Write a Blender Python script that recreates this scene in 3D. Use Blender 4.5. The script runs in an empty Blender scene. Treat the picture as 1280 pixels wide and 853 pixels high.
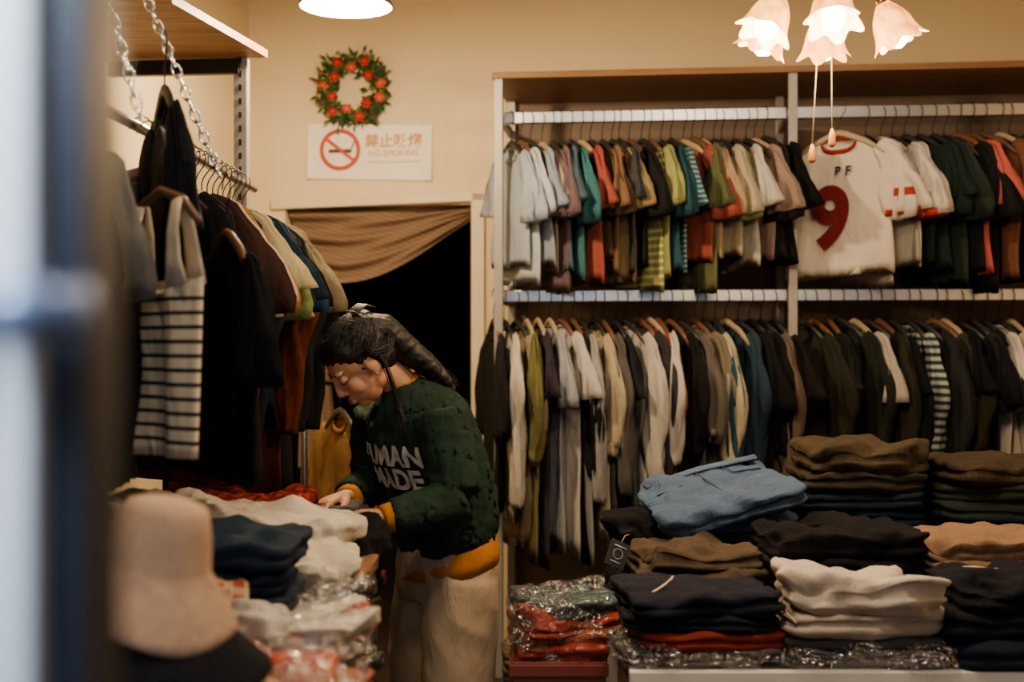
import bpy, bmesh, math, random, colorsys
from math import sin, cos, pi, radians
from mathutils import Vector, Matrix, noise
from mathutils.bvhtree import BVHTree
random.seed(11)
A=radians(6); CA=cos(A); SA=sin(A)
def R(u,v,z=0): return Vector((u*CA+v*SA, -u*SA+v*CA, z))
RZ=-A
def lin(h):
    h=h.lstrip('#'); o=[]
    for i in (0,2,4):
        c=int(h[i:i+2],16)/255
        o.append(c/12.92 if c<=.04045 else ((c+.055)/1.055)**2.4)
    return (o[0],o[1],o[2],1)
def mute(h,sat=.74,val=.92):
    r,g,b=[int(h[i:i+2],16)/255 for i in (1,3,5)]
    a,s,v=colorsys.rgb_to_hsv(r,g,b); r,g,b=colorsys.hsv_to_rgb(a,s*sat,v*val)
    return '#%02x%02x%02x'%(int(r*255),int(g*255),int(b*255))
def mul(c,k): return (min(1,c[0]*k),min(1,c[1]*k),min(1,c[2]*k),1)
_mc={}
def newmat(name):
    m=bpy.data.materials.new(name); m.use_nodes=True
    nt=m.node_tree; return m,nt,nt.nodes['Principled BSDF']
def fab(col, stripe=None, plastic=False, knit=False, plaid=None, nm='fabric', bump=.35):
    key=(col,str(stripe),plastic,knit,str(plaid),bump)
    if key in _mc: return _mc[key]
    m,nt,b=newmat(nm); N=nt.nodes; Lk=nt.links
    tc=N.new('ShaderNodeTexCoord')
    c=lin(col)
    no=N.new('ShaderNodeTexNoise'); no.inputs['Scale'].default_value=7; no.inputs['Detail'].default_value=4
    Lk.new(tc.outputs['Object'],no.inputs['Vector'])
    mx=N.new('ShaderNodeMix'); mx.data_type='RGBA'
    mx.inputs[6].default_value=mul(c,.78); mx.inputs[7].default_value=mul(c,1.15)
    Lk.new(no.outputs['Fac'],mx.inputs[0]); out=mx.outputs[2]
    sep=N.new('ShaderNodeSeparateXYZ'); Lk.new(tc.outputs['Object'],sep.inputs[0])
    def M(op,a,bv=None):
        n=N.new('ShaderNodeMath'); n.operation=op
        for i,x in enumerate((a,bv)):
            if x is None: continue
            if isinstance(x,(int,float)): n.inputs[i].default_value=x
            else: Lk.new(x,n.inputs[i])
        return n.outputs[0]
    if stripe:
        c2,per,duty,z0,z1=stripe
        fr=M('FRACT',M('DIVIDE',sep.outputs[2],per)); s=M('LESS_THAN',fr,duty)
        s=M('MULTIPLY',s,M('GREATER_THAN',sep.outputs[2],z0)); s=M('MULTIPLY',s,M('LESS_THAN',sep.outputs[2],z1))
        m2=N.new('ShaderNodeMix'); m2.data_type='RGBA'; Lk.new(s,m2.inputs[0]); Lk.new(out,m2.inputs[6]); m2.inputs[7].default_value=lin(c2); out=m2.outputs[2]
    if plaid:
        for ax in (0,1):
            fr=M('FRACT',M('DIVIDE',sep.outputs[ax],.035)); s=M('MULTIPLY',M('LESS_THAN',fr,.45),.6)
            m2=N.new('ShaderNodeMix'); m2.data_type='RGBA'; Lk.new(s,m2.inputs[0]); Lk.new(out,m2.inputs[6]); m2.inputs[7].default_value=lin(plaid); out=m2.outputs[2]
    Lk.new(out,b.inputs['Base Color']); b.inputs['Roughness'].default_value=.95
    b.inputs['Specular IOR Level'].default_value=.1
    mp=N.new('ShaderNodeMapping'); mp.inputs['Scale'].default_value=(1.5,1.5,.55); Lk.new(tc.outputs['Object'],mp.inputs[0])
    b1=N.new('ShaderNodeBump'); b1.inputs['Strength'].default_value=min(1,bump*1.9); b1.inputs['Distance'].default_value=.016
    n2=N.new('ShaderNodeTexNoise'); n2.inputs['Scale'].default_value=13; n2.inputs['Detail'].default_value=5; n2.inputs['Distortion'].default_value=.8
    Lk.new(mp.outputs[0],n2.inputs['Vector']); Lk.new(n2.outputs['Fac'],b1.inputs['Height'])
    nrm=b1.outputs[0]
    if knit:
        w=N.new('ShaderNodeTexWave'); w.bands_direction='X'; w.inputs['Scale'].default_value=30; Lk.new(tc.outputs['Object'],w.inputs['Vector'])
        b2=N.new('ShaderNodeBump'); b2.inputs['Strength'].default_value=.8; b2.inputs['Distance'].default_value=.006
        Lk.new(w.outputs['Fac'],b2.inputs['Height']); Lk.new(nrm,b2.inputs['Normal']); nrm=b2.outputs[0]
    Lk.new(nrm,b.inputs['Normal'])
    if plastic:
        b.inputs['Coat Weight'].default_value=1; b.inputs['Coat Roughness'].default_value=.12
        b3=N.new('ShaderNodeBump'); b3.inputs['Strength'].default_value=1; b3.inputs['Distance'].default_value=.03
        n3=N.new('ShaderNodeTexNoise'); n3.inputs['Scale'].default_value=18; n3.inputs['Detail'].default_value=3; n3.inputs['Distortion'].default_value=1.5
        Lk.new(tc.outputs['Object'],n3.inputs['Vector']); Lk.new(n3.outputs['Fac'],b3.inputs['Height']); Lk.new(b3.outputs[0],b.inputs['Coat Normal'])
    _mc[key]=m; return m
def plain(name,col,rough=.6,metal=0,emis=None,es=0,bump=0,bs=60,trans=0,sss=0,coat=0,var=.1,spec=.5):
    m,nt,b=newmat(name); N=nt.nodes; Lk=nt.links; c=lin(col)
    tc=N.new('ShaderNodeTexCoord'); no=N.new('ShaderNodeTexNoise'); no.inputs['Scale'].default_value=bs*.12; no.inputs['Detail'].default_value=4
    Lk.new(tc.outputs['Object'],no.inputs['Vector'])
    mx=N.new('ShaderNodeMix'); mx.data_type='RGBA'; mx.inputs[6].default_value=mul(c,1-var); mx.inputs[7].default_value=mul(c,1+var)
    Lk.new(no.outputs['Fac'],mx.inputs[0]); Lk.new(mx.outputs[2],b.inputs['Base Color'])
    b.inputs['Roughness'].default_value=rough; b.inputs['Metallic'].default_value=metal; b.inputs['Specular IOR Level'].default_value=spec
    b.inputs['Transmission Weight'].default_value=trans; b.inputs['Coat Weight'].default_value=coat
    if sss:
        b.inputs['Subsurface Weight'].default_value=sss; b.inputs['Subsurface Radius'].default_value=(1,.35,.2); b.inputs['Subsurface Scale'].default_value=.01
    if emis: b.inputs['Emission Color'].default_value=lin(emis); b.inputs['Emission Strength'].default_value=es
    if bump:
        n2=N.new('ShaderNodeTexNoise'); n2.inputs['Scale'].default_value=bs; n2.inputs['Detail'].default_value=6
        Lk.new(tc.outputs['Object'],n2.inputs['Vector'])
        b1=N.new('ShaderNodeBump'); b1.inputs['Strength'].default_value=bump; b1.inputs['Distance'].default_value=.01
        Lk.new(n2.outputs['Fac'],b1.inputs['Height']); Lk.new(b1.outputs[0],b.inputs['Normal'])
    return m
def wood(name,c1,c2,axis_scale=(1,12,12)):
    m,nt,b=newmat(name); N=nt.nodes; Lk=nt.links
    tc=N.new('ShaderNodeTexCoord'); mp=N.new('ShaderNodeMapping'); mp.inputs['Scale'].default_value=axis_scale
    no=N.new('ShaderNodeTexNoise'); no.inputs['Scale'].default_value=3; no.inputs['Detail'].default_value=6; no.inputs['Distortion'].default_value=1
    cr=N.new('ShaderNodeValToRGB'); cr.color_ramp.elements[0].color=lin(c1); cr.color_ramp.elements[1].color=lin(c2)
    cr.color_ramp.elements[0].position=.35; cr.color_ramp.elements[1].position=.65
    Lk.new(tc.outputs['Object'],mp.inputs[0]); Lk.new(mp.outputs[0],no.inputs['Vector']); Lk.new(no.outputs['Fac'],cr.inputs[0]); Lk.new(cr.outputs[0],b.inputs['Base Color'])
    b.inputs['Roughness'].default_value=.55; return m
def filmmat():
    m=bpy.data.materials.new('clear_plastic_film'); m.use_nodes=True; nt=m.node_tree; N=nt.nodes; N.clear()
    o=N.new('ShaderNodeOutputMaterial'); t=N.new('ShaderNodeBsdfTransparent'); g=N.new('ShaderNodeBsdfGlossy'); mx=N.new('ShaderNodeMixShader')
    t.inputs[0].default_value=(.93,.93,.93,1); g.inputs['Roughness'].default_value=.16; mx.inputs[0].default_value=.22
    tc=N.new('ShaderNodeTexCoord'); n=N.new('ShaderNodeTexNoise'); n.inputs['Scale'].default_value=22; n.inputs['Distortion'].default_value=2; n.inputs['Detail'].default_value=2
    b=N.new('ShaderNodeBump'); b.inputs['Strength'].default_value=1; b.inputs['Distance'].default_value=.05
    L=nt.links; L.new(tc.outputs['Object'],n.inputs['Vector']); L.new(n.outputs['Fac'],b.inputs['Height']); L.new(b.outputs[0],g.inputs['Normal'])
    L.new(t.outputs[0],mx.inputs[1]); L.new(g.outputs[0],mx.inputs[2]); L.new(mx.outputs[0],o.inputs[0]); return m
M_film=filmmat()
class MB:
    def __init__(s): s.v=[]; s.f=[]; s.m=[]
    def loft(s,rings,mi=0,cap0=True,cap1=True,close=True):
        b=len(s.v); n=len(rings[0])
        for r in rings: s.v+= [tuple(p) for p in r]
        for i in range(len(rings)-1):
            for j in range(n if close else n-1):
                k=(j+1)%n
                s.f.append((b+i*n+j,b+i*n+k,b+(i+1)*n+k,b+(i+1)*n+j)); s.m.append(mi)
        if cap0: s.f.append(tuple(b+j for j in range(n))[::-1]); s.m.append(mi)
        if cap1: s.f.append(tuple(b+(len(rings)-1)*n+j for j in range(n))); s.m.append(mi)
    def box(s,c,d,mi=0,rz=0,M=None):
        b=len(s.v); c=Vector(c)
        rm=Matrix.Rotation(rz,3,'Z')
        for x in (-.5,.5):
            for y in (-.5,.5):
                for z in (-.5,.5):
                    p=rm@Vector((x*d[0],y*d[1],z*d[2])); p=(M@p if M else p)+c; s.v.append(tuple(p))
        for f in ((0,1,3,2),(4,6,7,5),(0,4,5,1),(2,3,7,6),(0,2,6,4),(1,5,7,3)):
            s.f.append(tuple(b+i for i in f)); s.m.append(mi)
    def tube(s,path,rad,n=10,mi=0,ref=(0,1,0),cap=True,wob=0):
        path=[Vector(p) for p in path]; ref=Vector(ref); rings=[]
        for i,p in enumerate(path):
            t=(path[min(i+1,len(path)-1)]-path[max(i-1,0)]).normalized()
            sd=t.cross(ref)
            if sd.length<1e-3: sd=t.cross(Vector((1,0,.01)))
            sd.normalize(); up=sd.cross(t).normalized()
            r=rad[i] if isinstance(rad,(list,tuple)) else rad
            ra,rb=(r if isinstance(r,(list,tuple)) else (r,r))
            ring=[]
            for j in range(n):
                a=2*pi*j/n; k=1
                if wob: k=1+wob*noise.noise(Vector((p.x*5+cos(a)*2.2+path[0].x*50,p.y*5+sin(a)*2.2,p.z*6)))
                ring.append(p+sd*cos(a)*ra*k+up*sin(a)*rb*k)
            rings.append(ring)
        s.loft(rings,mi,cap,cap)
    def ell(s,c,r,mi=0,n=16,M=None):
        c=Vector(c); rings=[]
        for i in range(1,n//2):
            th=pi*i/(n//2); ring=[]
            for j in range(n):
                a=2*pi*j/n; p=Vector((r[0]*sin(th)*cos(a),r[1]*sin(th)*sin(a),r[2]*cos(th)))
                ring.append(c+(M@p if M else p))
            rings.append(ring)
        s.loft(rings,mi)
    def torus(s,c,R0,r,mi=0,M=None,n=24,k=8,sy=1):
        rings=[]
        for i in range(n+1):
            a=2*pi*i/n; ring=[]
            for j in range(k):
                b=2*pi*j/k; p=Vector(((R0+r*cos(b))*cos(a),(R0+r*cos(b))*sin(a)*sy,r*sin(b)))
                ring.append((M@p if M else p)+Vector(c))
            rings.append(ring)
        s.loft(rings,mi,False,False)
    def obj(s,name,mats,loc=(0,0,0),rz=0,parent=None,smooth=True,bevel=0,M=None):
        me=bpy.data.meshes.new(name); me.from_pydata(s.v,[],s.f)
        for m in (mats if isinstance(mats,(list,tuple)) else [mats]): me.materials.append(m)
        me.polygons.foreach_set('material_index',s.m)
        bm=bmesh.new(); bm.from_mesh(me); bmesh.ops.recalc_face_normals(bm,faces=bm.faces); bm.to_mesh(me); bm.free()
        me.polygons.foreach_set('use_smooth',[smooth]*len(me.polygons)); me.update()
        o=bpy.data.objects.new(name,me); bpy.context.scene.collection.objects.link(o)
        if M: o.matrix_world=M
        else: o.location=loc; o.rotation_euler=(0,0,rz)
        if parent: o.parent=parent
        if bevel:
            b=o.modifiers.new('b','BEVEL'); b.width=bevel; b.segments=2; b.limit_method='ANGLE'
        return o
def empty(name,loc=(0,0,0),rz=0):
    e=bpy.data.objects.new(name,None); e.location=loc; e.rotation_euler=(0,0,rz); e.empty_display_size=.1
    bpy.context.scene.collection.objects.link(e); return e
def boxobj(name,c,d,mat,rz=0,parent=None,bevel=0):
    m=MB(); m.box((0,0,0),d); return m.obj(name,mat,c,rz,parent,False,bevel)
def remesh(o,vox,sm=4,fac=.6):
    r=o.modifiers.new('r','REMESH'); r.mode='VOXEL'; r.voxel_size=vox; r.use_smooth_shade=True
    s=o.modifiers.new('s','SMOOTH'); s.iterations=sm; s.factor=fac
    bpy.context.view_layer.update()
    dg=bpy.context.evaluated_depsgraph_get(); me=bpy.data.meshes.new_from_object(o.evaluated_get(dg))
    o.modifiers.clear(); mats=list(o.data.materials); o.data=me
    if not len(me.materials):
        for m in mats: me.materials.append(m)
    me.polygons.foreach_set('use_smooth',[True]*len(me.polygons)); me.update()
    return o
def textmesh(body,size,cuts=2,bold=0):
    cu=bpy.data.curves.new('t','FONT'); cu.body=body; cu.size=size; cu.align_x='CENTER'; cu.offset=bold
    o=bpy.data.objects.new('t',cu); bpy.context.scene.collection.objects.link(o); bpy.context.view_layer.update()
    dg=bpy.context.evaluated_depsgraph_get(); me=bpy.data.meshes.new_from_object(o.evaluated_get(dg))
    bpy.data.objects.remove(o)
    bm=bmesh.new(); bm.from_mesh(me); bmesh.ops.triangulate(bm,faces=bm.faces)
    if cuts: bmesh.ops.subdivide_edges(bm,edges=bm.edges,cuts=cuts,use_grid_fill=True)
    bm.to_mesh(me); bm.free(); return me
def bvh_of(o):
    return BVHTree.FromPolygons([v.co.copy() for v in o.data.vertices],[tuple(p.vertices) for p in o.data.polygons])
def decal(name,me,fn,mat,parent,M=None):
    bad=[]
    for v in me.vertices:
        p=fn(v.co.x,v.co.y)
        if p is None: bad.append(v.index)
        else: v.co=p
    if bad:
        bm=bmesh.new(); bm.from_mesh(me); bm.verts.ensure_lookup_table(); bmesh.ops.delete(bm,geom=[bm.verts[i] for i in bad],context='VERTS'); bm.to_mesh(me); bm.free()
    me.materials.clear(); me.materials.append(mat); me.update()
    o=bpy.data.objects.new(name,me); bpy.context.scene.collection.objects.link(o); o.parent=parent
    if M: o.matrix_world=M
    return o
# ---------------------------------------------------------------- shared materials
M_wall=plain('cream_plaster','#dec9a2',.85,bump=.15,bs=25,var=.04)
M_panel=plain('taupe_panel','#6a5a50',.8,bump=.1,bs=20)
M_ceil=plain('ceiling_paint','#a8977e',.9)
M_floor=plain('floor_vinyl','#2e241e',.5,bump=.1)
M_trim=plain('white_trim','#d8c8a8',.5)
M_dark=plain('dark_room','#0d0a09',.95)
M_alu=plain('aluminium','#c9ccd0',.28,1,bump=.05,var=.05)
M_post=plain('grey_post','#8a8683',.45,.3)
M_chrome=plain('chrome','#d0d0d0',.2,1)
M_black=plain('black_metal','#121214',.4,.3)
M_hang=plain('hanger_wood','#523420',.5)
M_hang2=plain('hanger_black','#161416',.5)
M_hang3=plain('hanger_ivory','#8f7e64',.5)
M_wood=wood('shelf_wood','#6d4526','#96683c')
M_ply=wood('shelf_edge','#66441f','#7e5630')
M_white=plain('white_laminate','#d9d6cf',.5)
# ---------------------------------------------------------------- room
V=5.7; UL=-1.81; UR=1.95; H=3.0
def rbox(name,u0,u1,v0,v1,z0,z1,mat,parent=None,bevel=0):
    c=R((u0+u1)/2,(v0+v1)/2,(z0+z1)/2)
    return boxobj(name,c,(u1-u0,v1-v0,z1-z0),mat,RZ,parent,bevel)
rbox('floor',UL-.1,UR+.1,-1.5,7.6,-.1,0,M_floor)
rbox('ceiling',UL-.1,UR+.1,.55,V+.1,H,H+.1,M_ceil)
rbox('wall_left',UL-.1,UL,.55,V+.1,0,H,M_wall)
rbox('wall_right',UR,UR+.1,.55,V+.1,0,H,M_wall)
DU0,DU1,DZ=-1.64,-.775,1.965
wb=MB()
def rb(mb,u0,u1,v0,v1,z0,z1,mi=0): mb.box(R((u0+u1)/2,(v0+v1)/2,(z0+z1)/2),(u1-u0,v1-v0,z1-z0),mi,RZ)
rb(wb,UL,DU0,V,V+.1,0,H); rb(wb,DU1,UR,V,V+.1,0,H); rb(wb,DU0,DU1,V,V+.1,DZ,H)
wb.obj('wall_back',M_wall,smooth=False)
t=MB(); rb(t,DU1-.005,DU1+.055,V-.03,V,0,DZ+.05); t.obj('trim_1',M_trim,smooth=False,bevel=.005)
t=MB(); c=R((DU0+DU1)/2+.0,V-.015,DZ+.02)
Mt=Matrix.Rotation(RZ,3,'Z')@Matrix.Rotation(radians(-1.6),3,'Y')
t.box(c,(DU1-DU0+.12,.03,.045),0,0,Mt); t.obj('trim_2',M_trim,smooth=False,bevel=.005)
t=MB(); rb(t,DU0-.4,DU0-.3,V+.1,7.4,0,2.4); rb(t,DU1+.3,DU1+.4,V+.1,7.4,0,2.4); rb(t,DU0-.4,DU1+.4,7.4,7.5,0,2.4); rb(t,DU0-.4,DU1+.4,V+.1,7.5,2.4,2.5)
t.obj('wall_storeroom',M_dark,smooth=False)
# curtain
m,nt,b=newmat('sheer_curtain'); N=nt.nodes
tc=N.new('ShaderNodeTexCoord'); mp=N.new('ShaderNodeMapping'); mp.inputs['Rotation'].default_value=(0,radians(-18),0)
wv=N.new('ShaderNodeTexWave'); wv.inputs['Scale'].default_value=16; wv.bands_direction='Z'; wv.inputs['Distortion'].default_value=.6
cr=N.new('ShaderNodeValToRGB'); cr.color_ramp.elements[0].color=lin('#6a5444'); cr.color_ramp.elements[1].color=lin('#7c6450')
nt.links.new(tc.outputs['Object'],mp.inputs[0]); nt.links.new(mp.outputs[0],wv.inputs['Vector']); nt.links.new(wv.outputs['Fac'],cr.inputs[0]); nt.links.new(cr.outputs[0],b.inputs['Base Color']); b.inputs['Roughness'].default_value=.9
M_curt=m
cu=MB(); rows=[]
n=80
for i in range(n+1):
    s=i/n; u=DU1-.01-(DU1-DU0-.02)*s
    bot=1.90-.28*math.sin(min(1,s/.72)*pi/2)**1.1 if s<.72 else 1.62+ (s-.72)*.22
    row=[]
    for j in range(31):
        q=j/30; z=DZ-.005+(bot-DZ)*q
        fold=.030*sin(21*q+3*s)*(.25+.75*s)+.012*sin(37*q-7*s)
        row.append(R(u,V+.06+fold-.03*q,z))
    rows.append(row)
cu.loft(rows,0,False,False,False)
rows=[]
for i in range(31):
    s=i/30; row=[]
    for j in range(20):
        q=j/19; z=1.72-q*.95; w=.03+.10*q
        row.append(R(-1.52+ (s-.5)*2*w, V+.035+.02*sin(s*22+q*2), z))
    rows.append(row)
cu.loft(rows,0,False,False,False)
cu.obj('door_curtain',M_curt)
# ---------------------------------------------------------------- garments
def garment(name,mat,loc,rz,L=.6,W=.42,sl='short',parent=None,seed=0,trim=None,th=.024,hang=None,amp=.011,sLen=1.0,dip=.055,collar=True,M=None,flare=0):
    rnd=random.Random(seed); g=MB(); k=W/.42; n=32
    ph=rnd.uniform(0,6); ph2=rnd.uniform(0,6); fq=rnd.uniform(16,28)
    zt=-.125
    prof=[(0,.066,dip),(-.018,.105,dip*.9),(-.042,.148,dip*.6),(-.07,.183,dip*.3),(-.12,.192,0)]
    steps=10
    for i in range(1,steps+1):
        q=i/steps; prof.append((-.12+(-(L-.125)+.12)*q, .19+(.014+flare)*q+.008*sin(q*5+ph),0))
    rings=[]
    lean=rnd.uniform(-.05,.05)
    def pt(z,hw,dp,a,sc=1):
        d=max(0,-z)/.45; am=amp*min(1.3,d)
        x=hw*k*math.copysign(abs(cos(a))**.75,cos(a))*sc
        ty=th*(.35+.65*min(1.2,d))
        y=ty*sin(a)*sc+am*sin(x*fq+ph+z*2)+am*.6*sin(x*fq*2.1+ph2-z*3)+.008*noise.noise(Vector((x*12,z*6,seed)))
        zo=z+zt-(dp*max(0,-sin(a))**.8)+((.006*sin(3*a+ph)+lean*x) if z<-.3 else 0)
        return Vector((x,y,zo))
    rings.append([pt(prof[0][0]-.05,prof[0][1],prof[0][2]*.6,2*pi*j/n,.85) for j in range(n)])
    for z,hw,dp in prof: rings.append([pt(z,hw,dp,2*pi*j/n) for j in range(n)])
    z,hw,dp=prof[-1]; rings.append([pt(z+.03,hw,dp,2*pi*j/n,.9)for j in range(n)])
    g.loft(rings,0)
    if collar:
        cr=[]
        for i in range(n+1):
            a=2*pi*i/n; c0=pt(.004,.068,dip,a); ring=[]
            o=Vector((cos(a),sin(a),0))
            for j in range(6):
                b=2*pi*j/6; ring.append(c0+o*.005*cos(b)+Vector((0,0,.011*sin(b))))
            cr.append(ring)
        g.loft(cr,1,False,False)
    for sx in (-1,1):
        dr=rnd.uniform(-.02,.02); bx=rnd.uniform(-.02,.02); e=rnd.uniform(-.03,.05)
        if sl=='short':
            P=[(.145,-.165),(.185,-.2),(.215+dr*.5,-.26),(.232+dr,-.33),(.238+dr,-.40-e)]; ra=[.028,.056,.075,.08,.083]; rb=[.008,.016,.022,.027,.033]
        elif sl=='long':
            l=.74*sLen
            P=[(.145,-.165),(.19,-.22),(.215+dr*.5,-.31),(.225+dr,-.43),(.222+dr,-.56),(.215+dr,-l+.03),(.21+dr,-l-.03)]; ra=[.028,.06,.068,.062,.055,.046,.036]; rb=[.008,.018,.024,.026,.027,.026,.022]
        else: continue
        path=[(sx*x*k,bx*i/len(P)+.004*sin(i+ph),z) for i,(x,z) in enumerate(P)]
        rr=[(a*k,b) for a,b in zip(ra,rb)]
        pa=[];rs=[]
        for i in range(len(path)-1):
            for q in (0,.33,.66):
                pa.append(Vector(path[i]).lerp(Vector(path[i+1]),q)); rs.append((rr[i][0]*(1-q)+rr[i+1][0]*q,rr[i][1]*(1-q)+rr[i+1][1]*q))
        pa.append(Vector(path[-1])); rs.append(rr[-1])
        g.tube(pa,rs,22,0,(0,1,0),wob=.9)
        if trim: 
            t=(pa[-1]-pa[-2]).normalized()
            g.tube([pa[-1]-t*.012,pa[-1]+t*.012],[(rs[-1][0]*1.06,rs[-1][1]*1.12)]*2,14,1,(0,1,0))
    g.tube([(0.175*k,0,-.195),(.1*k,0,-.14),(.03,0,-.108),(0,0,-.1),(-.03,0,-.108),(-.1*k,0,-.14),(-.175*k,0,-.195)],[(.010,.008),(.012,.009),(.013,.009),(.013,.009),(.013,.009),(.012,.009),(.010,.008)],8,2)
    arc=[(0,0,-.1),(0,0,-.06),(.006,0,-.045),(.026,0,-.02)]+[(.03*cos(a),0,.03*sin(a)) for a in (0,.5,1.05,1.57,2.1,2.6,3.14)]
    g.tube(arc,.002,6,3)
    return g.obj(name,[mat,trim or mat,hang or M_hang2,M_black],loc,rz,parent,M=M)
# rack
rack=empty('clothing_rack')
def rpart(name,u0,u1,v0,v1,z0,z1,mat,bevel=.002): return rbox(name,u0,u1,v0,v1,z0,z1,mat,rack,bevel)
rpart('top_shelf',-.615,UR-.02,5.08,5.66,2.40,2.425,M_ply)
rpart('back_panel',-.59,UR-.02,5.63,5.655,0.02,2.40,M_panel)
for i,u in enumerate((-.59,.57,1.73)):
    rpart('upright_%d'%(i+1),u-.017,u+.017,5.09,5.125,0,2.40,M_post)
    rpart('rear_upright_%d'%(i+1),u-.017,u+.017,5.58,5.615,0,2.40,M_post)
    rpart('side_arm_%d'%(i+1),u-.012,u+.012,5.12,5.6,2.24,2.27,M_post); rpart('side_arm_low_%d'%(i+1),u-.012,u+.012,5.12,5.6,1.50,1.53,M_post)
for i,(z) in enumerate((2.262,1.535)):
    rpart('rail_%d'%(i*2+1),-.58,.556,5.185,5.215,z-.026,z+.022,M_alu,.004)
    rpart('rail_%d'%(i*2+2),.584,1.72,5.185,5.215,z-.026,z+.022,M_alu,.004)
hm=[M_hang,M_hang2,M_hang3,M_hang2,M_hang,M_hang2]
def row(name,cols,u0,u1,zr,yaw,kind):
    e=empty(name)
    n=len(cols)
    for i,c in enumerate(cols):
        sd=(i*37+int(zr*100)*13+int(u0*100)*7)
        rnd=random.Random(sd)
        u=u0+(u1-u0)*(i/(n-1))+rnd.uniform(-.008,.008)
        st=None; L=rnd.uniform(*kind[1]); sl=kind[0]; tr=None
        if isinstance(c,tuple): 
            opt=c[1]; c=c[0]
            st=opt.get('st'); L=opt.get('L',L); sl=opt.get('sl',sl)
            if opt.get('tr'): tr=fab(opt['tr'])
        if sl=='mix': sl='long' if rnd.random()<.7 else 'short'
        mat=fab(mute(c),stripe=st)
        y=yaw+rnd.uniform(-7,7)
        garment('garment_%d'%(i+1),mat,R(u,5.2,zr-rnd.uniform(0,.012)),radians(-96+y),L,rnd.uniform(.38,.47),sl,e,sd,tr,
                th=rnd.uniform(.012,.019),hang=rnd.choice(hm),amp=.010,sLen=rnd.uniform(.72,1.08) if sl=='long' else 1)
    return e
row('row_of_hanging_tshirts',['#8e9bb0','#a3abb8','#76859c','#a08478','#5c4550','#2f4a63','#1c5b66','#86281c','#4a3322','#6b4a2c',
   '#94784a','#33333a','#141418',('#82893f',{'st':('#aab078',.03,.4,-9,9)}),'#8d9048','#103c48',('#34707f',{'st':('#9ab8bc',.02,.4,-9,9)}),
   '#8e2b1e','#50552f','#a88460','#a89878','#7d8640','#b8b0a4','#8a6c60','#1b1719','#0e0d0f'],-.555,.47,2.262,24,('short',(.58,.72)))
row('row_of_hanging_tshirts',[('#c7bcae',{'st':('#8a2a20',.09,.35,-.36,-.2)}),('#bfb4a8',{'tr':'#8a2a20'}),'#a89c90','#1d2926','#152421','#222e2a','#17181b',('#b5352c',{}),'#141214',
   '#6b3420','#101012','#0e0e10','#18181b','#c0b6a8','#151519','#0f0f12','#262226'],.87,1.67,2.262,25,('short',(.60,.72)))
row('row_of_hanging_shirts',['#17161a','#b8afa2','#8a7454','#62602f','#2d2433','#888c98','#b9b2aa','#17171b','#8f8c8c','#a89878','#4d4a48','#1a1c22','#b4ada4',
   '#2a2a30','#8e2a1b','#b8b0a8','#131316','#5a524c','#6e6250','#b0a388','#12404f','#1a3044','#121216','#0f0f11','#5d4c3e','#1a1513'],-.62,.50,1.535,22,('mix',(.84,1.12)))
row('row_of_hanging_shirts',['#24241c','#121214','#1c1d20','#1c201a','#a79c90','#121215','#26271c','#17191c',('#a4a498',{'st':('#22343a',.03,.5,-9,9)}),'#202325','#33301f','#101012','#222524','#141416','#cbc0b0','#c6bbad',
   '#141214','#242221','#4a3826','#111114','#1b1a1c','#202022'],.61,1.68,1.535,22,('mix',(.86,1.05)))
# jersey facing the room
jer=empty('football_jersey')
M_cream=fab('#bfb3a6'); M_red=fab('#7e1f18')
jo=garment('jersey_body',M_cream,R(.745,5.10,2.262),radians(-40),.66,.46,'short',jer,5,M_red,th=.03,hang=M_hang3,amp=.007)
bv=bvh_of(jo); bpy.context.view_layer.update(); MW=jo.matrix_world.copy()
def onj(cx,cz):
    def f(x,y):
        r=bv.ray_cast(Vector((cx+x,-1,cz+y)),Vector((0,1,0)))
        return (r[0] if r[0] else Vector((cx+x,-.04,cz+y)))+Vector((0,-.012,0))
    return f
decal('numeral',textmesh('9',.32,3,.014),onj(-.02,-.54),fab('#611a1c'),jer,MW)
decal('lettering',textmesh('B F',.05,2,.002),onj(.03,-.27),fab('#23283a'),jer,MW)
# ---------------------------------------------------------------- left rail
rail=empty('hanging_rail')
r=MB(); r.tube([(-.89,2.05,1.85),(-.85,4.215,1.85)],.013,12,0); 
r.tube([(-.89,2.06,1.84),(-.89,2.06,3.0)],.010,10,0)
r.obj('rail',M_chrome,parent=rail)
lr=empty('row_of_hanging_clothes')
near=[('#17191f','long',.84,-50),('#2a2d33','long',.90,-48),('#2c3440','short',.66,-46),('#2c2f34','long',.92,-52),('#1a1c1f','long',.86,-50),('#5f5a54','short',.6,-50),('#101013','long',.75,-55),('#17181c','long',.8,-60)]
for i,(c,sl,L,rzz) in enumerate(near):
    y=2.18+i*.075
    garment('garment_%d'%(i+1),fab(c,knit=(i in (0,1,3,4))),(-.89+.0015*i,y,1.85),radians(rzz+random.uniform(-4,4)),L,.42,sl,lr,100+i,hang=random.choice(hm),th=.024)
far=[('#121114','long',.8,None),('#2a1916','short',.66,None),('#a89c88','short',.62,None),('#905636','short',.66,'#b9a78a'),('#5b1f1c','long',.85,None),('#354e34','short',.64,None),
 ('#1a1c20','long',.82,None),('#a0946f','short',.66,None),('#6a7746','short',.68,None),('#122030','short',.7,'#a8a094'),('#13222c','short',.68,None),('#1d3350','short',.64,'#a8a094'),('#0f0f12','short',.74,'#afa89c'),('#542818','long',1.0,None),('#1b1a1c','long',.98,None),('#6d624e','short',.7,None),('#141518','long',.95,None),('#3b2018','long',1.0,None)]
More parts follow.
